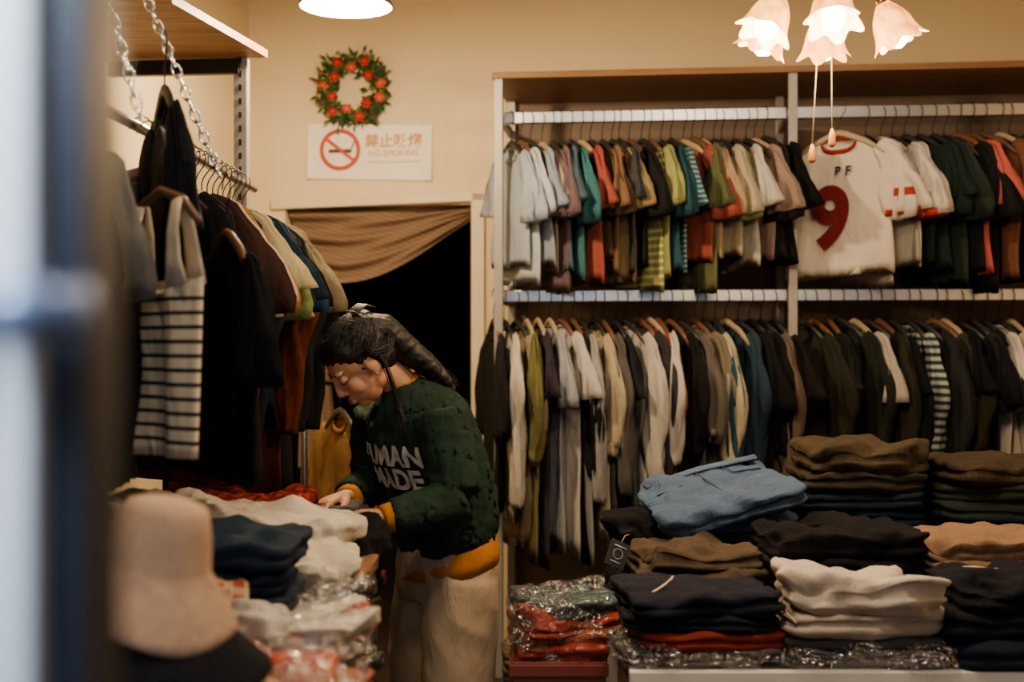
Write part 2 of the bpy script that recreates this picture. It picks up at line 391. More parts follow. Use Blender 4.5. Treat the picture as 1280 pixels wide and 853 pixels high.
for i,(c,sl,L,tr) in enumerate(far):
    y=3.02+i*.060
    garment('garment_%d'%(i+9),fab(c),(-.875+.0013*i,y,1.85),radians(-14+random.uniform(-8,8)),L,.40+.01*(i/17),sl,lr,200+i,fab(tr) if tr else None,hang=random.choice(hm),th=.022)
def chain(name,p0,p1):
    p0=Vector(p0);p1=Vector(p1);g=MB();d=p1-p0;n=int(d.length/.026);q=d.to_track_quat('X','Z').to_matrix()
    for i in range(n):
        c=p0+d*((i+.5)/n); M3=q@Matrix.Rotation(pi/2*(i%2),3,'X')@Matrix.Diagonal((1.45,.85,1))
        g.torus(c,.0115,.0028,0,M3,12,6)
    return g.obj(name,M_chrome)
chain('hanging_chain',(-1.03,2.42,3.0),(-.70,2.42,1.765))
chain('hanging_chain',(-1.17,2.8,3.0),(-.638,2.8,1.71))
tk=MB(); n=28; rings=[]
for i in range(17):
    q=i/16; z=-.27-.33*q; hw=.168+.012*q; ring=[]
    for j in range(n):
        a=2*pi*j/n; x=hw*math.copysign(abs(cos(a))**.8,cos(a))
        dp=(.03*(1-(x/.17)**2) if i==0 and sin(a)<0 else 0)
        ring.append(Vector((x,.022*sin(a)+.016*q*sin(x*24+1)+.008*sin(x*50),z-dp+.03*x*q)))
    rings.append(ring)
tk.loft(rings,0,False,True)
for sx in(-1,1):
    for sy in (-1,1):
        tk.tube([(sx*.115,sy*.018,-.29),(sx*.105,sy*.02,-.24),(sx*.095,sy*.016,-.18),(sx*.088,sy*.005,-.125)],[(.05,.004),(.034,.004),(.026,.004),(.024,.004)],10,0)
tk.tube([(.17,0,-.17),(.1,0,-.125),(0,0,-.1),(-.1,0,-.125),(-.17,0,-.17)],[(.009,.006)]*5,8,1)
tk.tube([(0,0,-.1),(0,0,-.04),(.02,0,-.015),(.012,0,.012),(0,0,.02),(-.015,0,.005)],.0025,6,2)
tk.obj('striped_tank_top',[fab('#c2b294',stripe=('#22222a',.026,.3,-.575,-.30)),M_hang,M_black],(-.665,2.42,1.735),radians(-52))
garment('black_tshirt',fab('#0b0b0d'),(-.625,2.8,1.685),radians(-60),.64,.39,'short',None,31,hang=M_hang,th=.026)
garment('black_jacket',fab('#121318'),(-.760,2.80,2.0),radians(-66),.50,.36,'short',None,33,hang=M_hang2,th=.022)
# shelf upper left
sh=empty('wall_shelf')
s=MB()
pts=[(-1.44,3.5),(-.94,3.54),(-.806,4.22),(-1.375,4.28)]
s.loft([[(x,y,2.285) for x,y in pts],[(x,y,2.31) for x,y in pts]]); s.obj('board',M_wood,parent=sh,smooth=False)
boxobj('bracket_post',(-.895,4.24,1.145),(.045,.045,2.28),M_post,0,sh,.003)
boxobj('bracket_arm',(-1.12,4.24,2.255),(.45,.03,.05),M_black,radians(-6),sh,.003)
s=MB()
for i in range(26): s.box((0,0,i*.045),(.008,.004,.02))
s.obj('bracket_slots',M_black,(-.895,4.215,1.15),0,sh,False)
# ---------------------------------------------------------------- wreath
W=MB(); rnd=random.Random(4)
for i in range(700):
    a=rnd.uniform(0,2*pi); rr=.115+rnd.gauss(0,.018); y=-rnd.uniform(.0,.045)
    c=Vector((rr*cos(a),y,rr*sin(a))); dr=Vector((cos(a+rnd.uniform(-1.2,1.2)),-rnd.uniform(0,.8),sin(a+rnd.uniform(-1.2,1.2)))).normalized()
    if rnd.random()<.25: dr=-dr
    dr.y=-abs(dr.y)
    l=rnd.uniform(.025,.05); w=l*rnd.uniform(.12,.3); sd=dr.cross(Vector((rnd.uniform(-1,1),-1,rnd.uniform(-1,1)))).normalized()
    b=len(W.v); W.v+=[tuple(c),tuple(c+dr*l*.5+sd*w),tuple(c+dr*l),tuple(c+dr*l*.5-sd*w)]; W.f.append((b,b+1,b+2,b+3)); W.m.append(rnd.choice((0,0,1)))
W.torus((0,-.012,0),.115,.018,1,Matrix.Rotation(pi/2,3,'X'),32,8)
for i in range(13):
    a=2*pi*i/13+.15; rr=.108+.018*(-1)**i; c=Vector((rr*cos(a),-.05,rr*sin(a))); mi=2 if i%3 else 3
    W.ell(c,(.016,.014,.016),mi,10)
    for k in range(6):
        b=2*pi*k/6; W.ell(c+Vector((.014*cos(b),.004,.014*sin(b))),(.011,.007,.011),mi,8)
for i in range(40):
    a=rnd.uniform(0,2*pi); rr=.115+rnd.uniform(-.04,.045); W.ell((rr*cos(a),-.05,rr*sin(a)),(.006,.006,.006),rnd.choice((2,4)),6)
wx=R(-1.315,V-.022,2.485)
wo=W.obj('christmas_wreath',[plain('leaf_dark','#1f3d18',.6),plain('leaf_green','#3a5a22',.6),plain('red_flower','#a81d12',.5),plain('orange_red_flower','#c4452a',.5),plain('gold_berry','#b8863a',.4)],wx,RZ)
wo.scale=(1.06,1,1.06)
# ---------------------------------------------------------------- no smoking sign
sg=empty('no_smoking_sign',R(-1.245,V-.006,2.205),RZ+0)
s=MB(); rows=[]
for i in range(25):
    x=-.285+.57*i/24; row_=[]
    for j in range(9):
        z=-.125+.25*j/8; row_.append((x,-.003-.018*(max(0,abs(x)/.285-.75)*4)**2*(1-j/8)-.004*sin(x*12)**2*(1-j/8),z-.008*(x/.285)))
    rows.append(row_)
s.loft(rows,0,False,False,False)
s.obj('paper',plain('sign_paper','#ebe4d6',.6,var=.02),parent=sg)
M_sr=plain('sign_red','#b8391f',.6); M_so=plain('sign_orange','#c8926c',.6); M_sk=plain('sign_ink','#4a2a22',.6)
s=MB(); Rx=Matrix.Rotation(pi/2,3,'X')
s.torus((-.135,-.013,.012),.085,.009,0,Rx@Matrix.Diagonal((1,1,.25)),32,6)
s.box((-.135,-.014,.012),(.165,.002,.014),0,0,Matrix.Rotation(radians(38),3,'Y'))
s.box((-.135,-.0125,.006),(.105,.002,.016),1); s.box((-.075,-.0125,.034),(.006,.002,.04),1,0,Matrix.Rotation(.4,3,'Y'))
s.obj('pictogram',[M_sr,M_sk],parent=sg,smooth=False)
def flat(cx,cz,y=-.012):
    return lambda x,yy: Vector((cx+x,y,cz+yy))
decal('lettering_1',textmesh('禁止吸烟',.066,0,.0014),flat(.11,.025),M_so,sg)
decal('lettering_2',textmesh('NO SMOKING',.036,0),flat(.11,-.018),M_so,sg)
decal('lettering_3',textmesh('THANK YOU FOR YOUR COOPERATION',.0135,0),flat(.11,-.05),M_so,sg)
# ---------------------------------------------------------------- lamps
def plight(name,loc,w,col,rad,parent=None):
    l=bpy.data.lights.new(name,'POINT'); l.energy=w; l.color=col; l.shadow_soft_size=rad
    o=bpy.data.objects.new(name,l); o.location=loc; bpy.context.scene.collection.objects.link(o)
    if parent: o.parent=parent
    return o
WARM=(1,.72,.40)
pe=empty('pendant_lamp',(-.545,4.2,2.45))
s=MB(); rings=[]
for rr,z in ((.155,.0),(.15,.012),(.12,.045),(.075,.08),(.04,.11),(.025,.16),(.0248,.17)):
    rings.append([(rr*cos(2*pi*j/40),rr*sin(2*pi*j/40),z) for j in range(40)])
s.loft(rings,0,False,True)
rings=[[(x*.97,y*.97,z-.003) for x,y,z in r] for r in rings]; s.loft(rings,1,False,True)
s.tube([(0,0,.16),(0,0,.55)],.004,6,2)
s.obj('shade',[plain('enamel_outside','#6e5f50',.4),plain('enamel_inside','#efe3cc',.4,emis='#ffd9a0',es=.15),M_black],parent=pe)
s=MB(); s.ell((0,0,.045),(.03,.03,.035)); s.obj('bulb',plain('bulb_glow','#ffffff',.5,emis='#ffd09a',es=8),parent=pe)
plight('bulb_light',(0,0,-.02),125,WARM,.04,pe)
ch=empty('chandelier',(.80,3.25,2.215))
s=MB(); s.ell((0,0,.03),(.035,.035,.05)); s.ell((0,0,-.03),(.02,.02,.025)); s.tube([(0,0,.05),(0,0,.785)],.006,8); s.ell((0,0,.775),(.06,.06,.02))
M_brass=plain('brass','#8a6a3c',.3,1)
sh_m=MB(); bu=MB()
for i,ang in enumerate((8,80,140,205,262)):
    a=radians(ang); ex=Vector((cos(a),sin(a)*.9,0)); rr=.145
    s.tube([ex*.02+Vector((0,0,.03)),ex*.07+Vector((0,0,.07)),ex*.12+Vector((0,0,.05)),ex*rr+Vector((0,0,.0))],.005,8)
    tip=ex*rr; ax=(ex*.5+Vector((0,0,-1))).normalized(); q=ax.to_track_quat('Z','X').to_matrix()
    s.ell(tip,(.016,.016,.02))
    rings=[]
    for k in range(12):
        t=k/11; rad=.014+.034*sin(min(1,t*1.7)*pi/2)+.018*t**5
        ring=[]
        for j in range(48):
            b=2*pi*j/48; sc=1+.14*t**2*sin(6*b); zz=.112*t+.009*t**3*sin(6*b)
            ring.append(tip+q@Vector((rad*sc*cos(b),rad*sc*sin(b),zz)))
        rings.append(ring)
    sh_m.loft(rings,0,True,False)
    bu.ell(tip+ax*.09,(.03,.03,.038),0,12)
    plight('bulb_light_%d'%(i+1),tip+ax*.16,9,WARM,.03,ch)
s.obj('arms',M_brass,parent=ch)
gm,nt,b=newmat('frosted_glass'); N=nt.nodes; b.inputs['Base Color'].default_value=lin('#f0a850'); b.inputs['Roughness'].default_value=.35
cr=N.new('ShaderNodeValToRGB'); cr.color_ramp.elements[0].color=lin('#ffb850'); cr.color_ramp.elements[1].color=lin('#c84e04')
tc=N.new('ShaderNodeTexCoord'); nn=N.new('ShaderNodeTexNoise'); nn.inputs['Scale'].default_value=34; nt.links.new(tc.outputs['Object'],nn.inputs['Vector']); nt.links.new(nn.outputs['Fac'],cr.inputs[0])
cr.color_ramp.elements[0].position=.38; cr.color_ramp.elements[1].position=.68
nt.links.new(cr.outputs[0],b.inputs['Emission Color']); b.inputs['Emission Strength'].default_value=3.2
sh_m.obj('tulip_shades',gm,parent=ch)
bu.obj('bulbs',plain('bulb_hot','#ffffff',.5,emis='#ffe6b8',es=40),parent=ch)
s=MB()
for x,z in ((-.045,-.375),(.005,-.335)):
    s.tube([(x*.5,-.03,.02),(x,-.03,z)],.0016,6,0); s.tube([(x,-.03,z+.005),(x,-.03,z-.012),(x,-.03,z-.035),(x,-.03,z-.042)],[.003,.008,.010,.005],10,1)
s.obj('pull_cords',[plain('cord','#c8b088',.6),plain('cord_pull','#c08040',.4)],parent=ch)
def filllamp(x,y,w,col=(1,.78,.54)):  # added fixtures above the view, put in as warm fill light
    e=empty('added_fill_lamp',(x,y,2.93)); m=MB(); m.tube([(0,0,.07),(0,0,.03)],.2,32,0); m.ell((0,0,.02),(.18,.18,.05),1,24)
    m.obj('diffuser',[M_white,plain('opal','#fff2df',.4,emis='#ffdcb0',es=3)],parent=e)
    l=bpy.data.lights.new('fill_light','AREA'); l.shape='DISK'; l.size=.35; l.energy=w; l.color=col
    o=bpy.data.objects.new('fill_light',l); o.location=(0,0,-.06); bpy.context.scene.collection.objects.link(o); o.parent=e
filllamp(.45,2.4,34); filllamp(1.25,4.1,9); filllamp(-.3,1.4,20)
# added out-of-view cool lamp, put in to brighten the door frame; then the door
pl=empty('added_cool_lamp',(-.40,.20,1.85)); s=MB(); s.ell((0,0,0),(.06,.06,.06)); s.tube([(-.0,-.0,-.05),(-.0,-.0,-1.85)],.01); s.tube([(0,0,-1.84),(0,0,-1.85)],.09,20)
s.obj('globe',plain('cool_globe','#ffffff',.4,emis='#cfe0ff',es=5),parent=pl)
plight('globe_light',(.05,.05,-.12),27,(.72,.84,1),.08,pl)
d=empty('door_1'); boxobj('outer_frame',(-.267,.56,1.1),(.13,.05,2.2),plain('white_alu_frame','#f4f7fc',.4),0,d,.004)
boxobj('glazing_stile',(-.192,.575,1.1),(.020,.05,2.2),plain('navy_stile','#0c1220',.5),0,d,.003)
s=MB(); s.tube([(-.205,.52,1.362),(-.172,.52,1.362)],[(.011,.011)]*2,12); s.ell((-.196,.515,1.362),(.02,.02,.014)); s.tube([(-.225,.525,1.375),(-.24,.52,1.3),(-.238,.52,1.15)],.008,10)
s.obj('handle',plain('brushed_handle','#7f8da8',.35,.5),parent=d)
# ---------------------------------------------------------------- folded clothes
def folded(name,mat,loc,w,dp,h,rz=0,seed=0,layers=2,rough=.5,p=6,tilt=(0,0),parent=None,nx=22,flow=0):
    g=bmesh.new(); bmesh.ops.create_cube(g,size=2)
    bmesh.ops.subdivide_edges(g,edges=g.edges,cuts=nx-1 if nx<30 else nx,use_grid_fill=True)
    for v in g.verts:
        a,b,c=v.co
        hr=(abs(a)**p+abs(b)**p)**(1/p)
        mxv=max(abs(a),abs(b)); 
        s=(mxv/hr) if hr>1e-6 else 1
        x=a*s; y=b*s
        e=max(abs(x)**p+abs(y)**p,1e-9)**(1/p)
        rim=min(1,e)
        if mxv>.999:
            sc=1-.05*abs(cos(pi*layers*(c+1)/2))**6 - .045*abs(c)**4
            x*=sc;y*=sc; z=c*.9
        else:
            z=c*(.9+.16*(1-rim**4)); x*=.955; y*=.955
        P=Vector((x*w/2,y*dp/2,z*h/2))
        q=Vector((P.x*9+seed*3.1,P.y*9+flow*P.x*8,P.z*12+seed))
        nn=noise.noise(q); n2=noise.noise(q*2.3)
        amt=rough*.016
        ridge=1-abs(noise.noise(Vector((P.x*7+seed,P.y*13,seed*2))))*2
        if c>-.9: P.z+=amt*(nn*.8+ridge*.35+.3*n2)*(1 if c>0 else .4)
        o=Vector((x,y,0)); 
        P+=o*amt*(nn+.5*n2)
        v.co=P
    me=bpy.data.meshes.new(name); g.to_mesh(me); g.free()
    me.polygons.foreach_set('use_smooth',[True]*len(me.polygons)); me.materials.append(mat)
    o=bpy.data.objects.new(name,me); bpy.context.scene.collection.objects.link(o)
    o.location=loc; o.rotation_euler=(tilt[0],tilt[1],rz)
    if parent:o.parent=parent
    return o
TZ=.62
def stack(name,x,y,items,w=.36,dp=.30,rz=0,seed=0,z0=TZ,film=None):
    e=empty(name,(x,y,z0),rz); z=0; rnd=random.Random(seed)
    for i,it in enumerate(items):
        h=it[1]; ws=it[2] if len(it)>2 else 1; ro=it[3] if len(it)>3 else .8
        folded('folded_%d'%(i+1),it[0],(rnd.uniform(-.014,.014),rnd.uniform(-.012,.012),z+h/2),w*ws*rnd.uniform(.96,1.03),dp*ws,h*1.08,rnd.uniform(-.09,.09),seed*7+i,2 if h>.03 else 1,ro,parent=e,nx=20,flow=rnd.uniform(-1,1),tilt=(0,rnd.uniform(-.025,.025)))
        z+=h
        if film and i in film: folded('plastic_bag_%d'%i,M_film,(0,-.005,z-h/2),w*ws*1.05,dp*ws*1.06,h*1.5,rnd.uniform(-.08,.08),seed*5+i,1,2.4,parent=e,nx=26)
    return e,z
F=fab
def P(c): return fab(c,plastic=True)
tb=empty('display_table'); boxobj('top',(1.11,3.36,.60),(1.70,1.04,.04),plain('table_top_grey','#3a3734',.6),0,tb,.004)
boxobj('apron',(1.11,2.835,.57),(1.70,.03,.10),M_white,0,tb,.003)
for i,(x,y) in enumerate(((.29,2.88),(1.92,2.88),(.29,3.84),(1.92,3.84))): boxobj('leg_%d'%i,(x,y,.29),(.05,.05,.58),M_white,0,tb,.003)
e,z=stack('stack_of_sweatshirts',.44,2.99,[(P('#4a4648'),.035,1.06,1.4),(F('#74291c'),.04),(F('#1a1c26'),.035),(F('#191b26'),.05,1,1.5)],.355,.27,.03,1,film=(0,))
M_cord=plain('drawcord','#b8a08a',.8)
def cord(e,pts): 
    m=MB(); P_=[Vector(p) for p in pts]; out=[]
    for a in range(len(P_)-1):
        p0=P_[max(a-1,0)];p1=P_[a];p2=P_[a+1];p3=P_[min(a+2,len(P_)-1)]
        for q in (0,.2,.4,.6,.8): out.append(.5*((2*p1)+(-p0+p2)*q+(2*p0-5*p1+4*p2-p3)*q*q+(-p0+3*p1-3*p2+p3)*q**3))
    out.append(P_[-1]); m.tube(out,.0028,8,0,(0,0,1)); m.obj('drawstring',M_cord,parent=e)
cord(e,[(-.06,.03,z+.014),(-.075,-.02,z+.014),(-.10,-.07,z+.010),(-.135,-.11,z-.0)])
e,z=stack('stack_of_sweatshirts',.80,2.98,[(P('#55555b'),.04,1.06,1.4),(F('#39393e'),.025,1.02),(F('#a5998b'),.055,1,1.6),(F('#b2a698'),.06,.93,3.2)],.36,.28,-.04,2,film=(0,))
cord(e,[(-.12,.02,z+.0),(-.165,-.03,z-.02),(-.185,-.09,z-.05),(-.16,-.13,z-.08)])
e,z=stack('stack_of_sweatshirts',1.175,2.97,[(F('#1b2130'),.06,1.05),(F('#14161c'),.06,1,1.6),(F('#121319'),.06,.97,3)],.38,.30,.02,3)
cord(e,[(-.17,.05,z-.006),(-.11,.05,z+.016),(-.06,.03,z+.017),(-.03,.0,z+.017),(-.0,-.03,z+.013)])
stack('stack_of_sweatshirts',1.58,3.0,[(F('#26262c'),.05),(F('#5b4a3a'),.05),(F('#1c1c20'),.05)],.36,.3,0,4)
stack('stack_of_jackets',.475,3.29,[(P('#3a3432'),.05),(F('#3c352c'),.05),(F('#3d352a'),.05,1,2),(F('#43392d'),.045,.93,2.8)],.33,.27,.05,5)
e,z=stack('stack_of_sweaters',.825,3.29,[(F('#1b1c1e'),.07),(F('#14181c'),.06),(F('#17171a'),.055,1,1.6),(F('#101012'),.06,.97,2.4)],.39,.29,-.02,6)
m=MB(); m.torus((.0,.0,z+.002),.07,.009,0,Matrix.Diagonal((1.2,.8,1)),24,8); m.obj('collar',F('#161618'),parent=e)
stack('stack_of_sweatpants',1.22,3.29,[(P('#5c5048'),.05),(P('#7a6a5c'),.045,1.03,1.6),(P('#4b4542'),.045,1.03,1.6),(F('#6a5442'),.04),(F('#765e4a'),.05,1,2)],.37,.28,.0,7,film=(1,2))
stack('stack_of_sweatpants',1.62,3.32,[(P('#3a3a40'),.05),(F('#2b3030'),.05),(F('#26231f'),.05),(F('#7a6652'),.04)],.36,.28,.0,8)
stack('stack_of_trousers',.985,3.68,[(F('#1b2a2a'),.08),(F('#16222a'),.07),(F('#18302c'),.06,1.03),(F('#13202e'),.05,1.02),(F('#1a2730'),.05),(F('#2c291f'),.05,1,1.4),(F('#383024'),.07,.97,2.2)],.36,.30,-.05,9)
stack('stack_of_trousers',1.38,3.68,[(F('#14181c'),.08),(F('#1b2228'),.07),(F('#14242e'),.07,1.02),(F('#1d2624'),.06),(F('#26271e'),.05),(F('#322a21'),.06,1,1.8)],.38,.30,.03,10)
stack('stack_of_trousers',1.77,3.68,[(F('#14181c'),.1),(F('#3b2f28'),.09),(F('#14242e'),.08),(F('#3d4030'),.08)],.34,.30,.03,12)
e,z=stack('stack_of_jeans',.60,3.62,[(F('#1c1d22'),.08),(F('#26364e'),.06),(F('#2c3e5c'),.06),(F('#3a4c68'),.05,1.05)],.36,.3,.1,13)
j=empty('folded_jeans',(.575,3.56,TZ+z+.045)); j.rotation_euler=(.20,-.24,.14)
folded('denim_body',F('#42546f',bump=.5),(0,0,0),.40,.34,.055,0,77,2,2.0,p=9,parent=j,nx=26,flow=1)
m=MB(); m.tube([(-.17,.135,.034),(0,.15,.038),(.17,.14,.034)],[(.018,.005)]*3,10,0,(0,0,1)); m.obj('waistband',F('#4a5c78'),parent=j)
m=MB(); m.tube([(-.02,.13,.040),(-.01,.02,.038),(.01,-.12,.032)],[.0022]*3,6,0); m.tube([(.06,.13,.038),(.07,.06,.038),(.15,.05,.032)],[.002]*3,6,0); m.tube([(-.16,.05,.032),(-.08,.06,.037),(-.07,.13,.038)],[.002]*3,6,0); m.obj('seams',F('#26395a'),parent=j)
stack('stack_of_black_garments',.345,3.5,[(F('#111114'),.08,1,2),(F('#16161a'),.07,.95,2),(F('#0e0e10'),.08,.85,3)],.15,.2,.1,91)
m=MB(); m.box((0,0,0),(.055,.003,.068)); o=m.obj('hang_tag',plain('tag_card','#141a24',.5),(.272,3.30,.80),radians(15),None,False); o.rotation_euler=(-.3,.45,.2)
m=MB(); m.torus((0,-.003,0),.013,.0012,0,Rx,20,5); m.box((0,-.003,-.022),(.03,.001,.003)); m.box((0,-.003,.02),(.035,.001,.004)); m.obj('print',plain('tag_print','#8b8e94',.5),parent=o)
m=MB(); m.tube([(0,0,.034),(.01,.02,.06),(.03,.05,.075)],.0009,5); m.obj('string',M_cord,parent=o)
def crate(name,x,y,w,d,h,col):
    e=empty(name,(x,y,0)); m=MB()
    t=.008
    for sx in (-1,1): m.box((sx*(w/2),0,h/2),(t,d,h))
    for sy in (-1,1): m.box((0,sy*d/2,h/2),(w,t,h))
    m.box((0,0,.01),(w,d,t)); m.box((0,-d/2-.006,h-.02),(w+.02,.012,.03)); m.box((0,d/2+.006,h-.02),(w+.02,.012,.03)); 
    for sx in (-1,1): m.box((sx*(w/2+.004),0,h-.02),(.010,d+.03,.03))
    for i in range(5): m.box((-w/2+w*(i+.5)/5,-d/2-.006,h*.45),(.010,.008,h*.75))
    m.obj('tub',plain('tub_plastic',col,.3,coat=.5),parent=e,smooth=False,bevel=.003); return e
e=crate('plastic_crate',.115,3.30,.225,.30,.56,'#7a3a30')
for i,(c,h) in enumerate((('#6a3a34',.44),('#8e3422',.045),('#96502e',.04),('#852e1e',.035),('#34494c',.03))):
    zz=(.25,.555,.595,.63,.662)[i]
    folded('bagged_garment_%d'%i,P(c),(.0+.006*i,-.0+.03*(i==4),zz),.21+.015*(i in(1,2,3)),.27,h*1.2,0.08*i,60+i,2,2.2 if i else .5,parent=e)
folded('plastic_bag',M_film,(.0,-.01,.62),.24,.29,.13,0,71,1,4,parent=e,nx=28)
crate('plastic_crate',.19,4.30,.3,.3,.4,'#3a2628')
stack('stack_of_shirts',.06,4.50,[(F('#2a2f33'),.1),(F('#2c4646'),.06),(F('#58544c'),.06),(F('#6d5a3a'),.06)],.2,.2,0,15,.0)
# ---------------------------------------------------------------- left table
TL=radians(5)
lt=empty('sale_table',(-.68,2.62,0),TL); boxobj('top',(0,0,.60),(.74,2.4,.035),M_white,0,lt,.004)
for i,(x,y) in enumerate(((-.34,-1.15),(.34,-1.15),(-.34,1.15),(.34,1.15),(.34,.55))): boxobj('leg_%d'%i,(x,y,.29),(.04,.04,.58),M_white,0,lt,.003)
palette=['#7a4028','#99896f','#4b2a1c','#a99f8e','#4b4a48','#8f3c26','#2a2a34','#734f30','#a4947c','#3d4550','#62281a','#88786a','#1c1a1c']
rnd=random.Random(21)
def tp(lx,ly): 
    q=Matrix.Rotation(TL,3,'Z')@Vector((lx,ly,0)); return q.x-.68,q.y+2.62
k=0
for ly in (-.62,-.32,-.02,.28,.58,.88):
    for lx in (.22,-.13):
        x,y=tp(lx,ly); its=[]
        tot=0; goal=(.21 if ly<.1 else .19) if lx>0 else .25
        while tot<goal:
            h=rnd.uniform(.014,.026); its.append((P(rnd.choice(palette)),h,rnd.uniform(.85,1.06),2.8)); tot+=h
        n_=len(its)
        stack('stack_of_bagged_shirts',x,y,its,.30,.27,TL+rnd.uniform(-.15,.15),30+k,.618,film=tuple(range(0,n_,2)) if lx>0 else (n_-1,)); k+=1
def rag(name,col,x,y,z,w,d,h,rz,seed,ro=3,tilt=(0,0),**kw): return folded(name,fab(col,**kw),(x,y,z),w,d,h,rz,seed,1,ro,2.6,tilt,nx=34,flow=1.5)
rag('white_sweatshirt','#b0a696',-.62,2.98,.925,.52,.36,.06,.2,3,2.4,(0,.12))
rag('white_towel','#aca392',-.45,2.76,.875,.24,.30,.04,-.2,13,2.4,(0,.3))
rag('plaid_shirt','#8f2a20',-.66,3.32,.91,.30,.26,.07,-.1,5,2.2,plaid='#26150f')
rag('cream_shirt','#a69c8a',-.80,2.72,.955,.26,.3,.10,.1,8,2.4)
rag('grey_shirt','#47433f',-.50,3.45,.875,.24,.24,.06,-.1,6,2)
stack('stack_of_jumpers',-.52,2.44,[(F('#1f2833'),.04),(F('#151d29'),.045,1,1.4),(F('#18232f'),.045,.98,2.2)],.24,.26,.1,44,.845)
rag('floral_shirt','#8c3a24',-.62,2.28,.87,.26,.2,.06,.2,15,2.5,plaid='#a99b80')
rag('white_shirt','#a39b90',-.44,2.22,.850,.14,.13,.03,.3,16,2.5)
rag('black_trousers','#111216',-.40,3.1,.86,.2,.26,.08,0,19,2)
# hats
def hat(name,loc,mat,rz=0,tilt=(0,0),cr=.088,ch_=.10,br=.155,sd=0,drop=.074):
    m=MB(); rings=[]; n=48
    prof=[(.001,ch_),(cr*.5,ch_+.002),(cr*.78,ch_-.004),(cr*.88,ch_-.016),(cr*1.0,ch_*.5),(cr*1.1,.0),(cr*1.12,-.004),(cr*1.12+(br-cr*1.12)*.4,-drop*.4),(br*.96,-drop*.86),(br,-drop),(br*.985,-drop-.004),(cr*1.12+(br-cr*1.12)*.38,-drop*.5),(cr*1.08,-.01),(cr*.96,.05*ch_/.1),(cr*.7,ch_-.02),(.002,ch_-.012)]
    for r0,z in prof:
        rings.append([(r0*cos(2*pi*j/n)*(1+.02*sin(2*2*pi*j/n)),r0*sin(2*pi*j/n),z+(.010*sin(3*2*pi*j/n+sd)*max(0,(r0-cr)/(br-cr)))) for j in range(n)])
    m.loft(rings); 
    o=m.obj(name,mat,loc,0); o.rotation_euler=(tilt[0],tilt[1],rz); return o
hats=[('#2a2420',.70,-.455,.055,.06,.15),('#9c8570',.755,-.455,.055,.06,.155),('#b2947c',.81,-.455,.055,.06,.155),('#a88870',.865,-.455,.055,.06,.16),('#b49478',.925,-.450,.055,.06,.165),('#101116',.985,-.465,.055,.05,.145),('#a88a70',1.045,-.485,.066,.088,.122)]
for i,(c,z,x,cr_,chh,br_) in enumerate(hats):
    hat('bucket_hat',(x,1.75,z),fab(c),0,(.0,(.0,.02,.03,.05,.08,.12,.18)[i]),cr_,chh,br_,i*.2,.080)
# ---------------------------------------------------------------- woman
wm=empty('woman')
TH=radians(35); fw=Vector((-cos(TH),-sin(TH),0)); lf=Vector((sin(TH),-cos(TH),0)); O=Vector((-.19,3.55,0))
def B(f,l,z): return O+fw*f+lf*l+Vector((0,0,z))
def ringe(c,rf,rl,n=32,tilt=0,p=2.3):
    c=B(*c); ax=(fw*cos(tilt)-Vector((0,0,1))*sin(tilt)); out=[]
    for j in range(n):
        a=2*pi*j/n; ca,sa=cos(a),sin(a); k=1/((abs(ca)**p+abs(sa)**p)**(1/p))
        out.append(c+ax*rf*ca*k+lf*rl*sa*k)
    return out
M_green=fab('#1e2e25',nm='green_sweatshirt',bump=.4); M_orange=fab('#a8691c',nm='orange_jersey'); M_beige=fab('#a08d74',nm='beige_corduroy')
M_skin=plain('skin','#bd8a6c',.55,sss=.12,var=.08,spec=.3); M_hair=plain('black_hair','#0f0b0a',.5,bump=.3,bs=80,spec=.3)
sw=MB()
sw.loft([ringe((-.01,0,.79),.112,.152,tilt=.28),ringe((-.012,0,.83),.126,.166,tilt=.3),ringe((.0,0,.90),.130,.170,tilt=.3),ringe((.028,0,.98),.130,.172,tilt=.35),ringe((.06,0,1.06),.130,.178,tilt=.4),ringe((.088,0,1.13),.120,.180,tilt=.45),ringe((.105,0,1.175),.100,.155,tilt=.5),ringe((.12,0,1.205),.076,.105,tilt=.5),ringe((.135,0,1.235),.055,.062,tilt=.5)])
def arm(sh,el,wr,mb):
    sh,el,wr=B(*sh),B(*el),B(*wr); pa=[];rs=[]
    for q in (0,.3,.6,.9): pa.append(sh.lerp(el,q)); rs.append((.073-.010*q,.071-.008*q))
    pa.append(el.lerp(wr,.06)); rs.append((.060,.060))
    for q in (.3,.6,.85,.97): pa.append(el.lerp(wr,q)); rs.append((.058-.014*q,.058-.014*q))
    mb.tube(pa,rs,18,0,(0.2,.3,1))
LS,LE,LW=(.10,.150,1.155),(.095,.225,.935),(.285,.205,.905)
RS_,RE,RW=(.12,-.15,1.15),(.10,-.215,.945),(.25,-.08,.925)
arm(LS,LE,LW,sw); arm(RS_,RE,RW,sw)
swo=sw.obj('sweatshirt',M_green,parent=wm); remesh(swo,.006,11,.6)
for v in swo.data.vertices:
    c=v.co; s=noise.noise(Vector((c.x*10,c.y*10,c.z*26)))+.4*noise.noise(c*34)
    rdg=1-2*abs(noise.noise(Vector((c.x*11+c.z*7,c.y*11,c.z*13-c.x*9))))
    rd2=1-2*abs(noise.noise(Vector((c.x*20-c.z*12,c.y*20,c.z*16+c.x*10+5))))
    v.co=c+v.normal*(.004*s+.007*rdg+.005*rd2)
swo.data.update()
us=MB(); us.loft([ringe((-.01,0,.725),.128,.166,tilt=.22),ringe((-.012,0,.76),.130,.169,tilt=.25),ringe((-.012,0,.80),.118,.158,tilt=.28),ringe((-.01,0,.85),.10,.14,tilt=.28)])
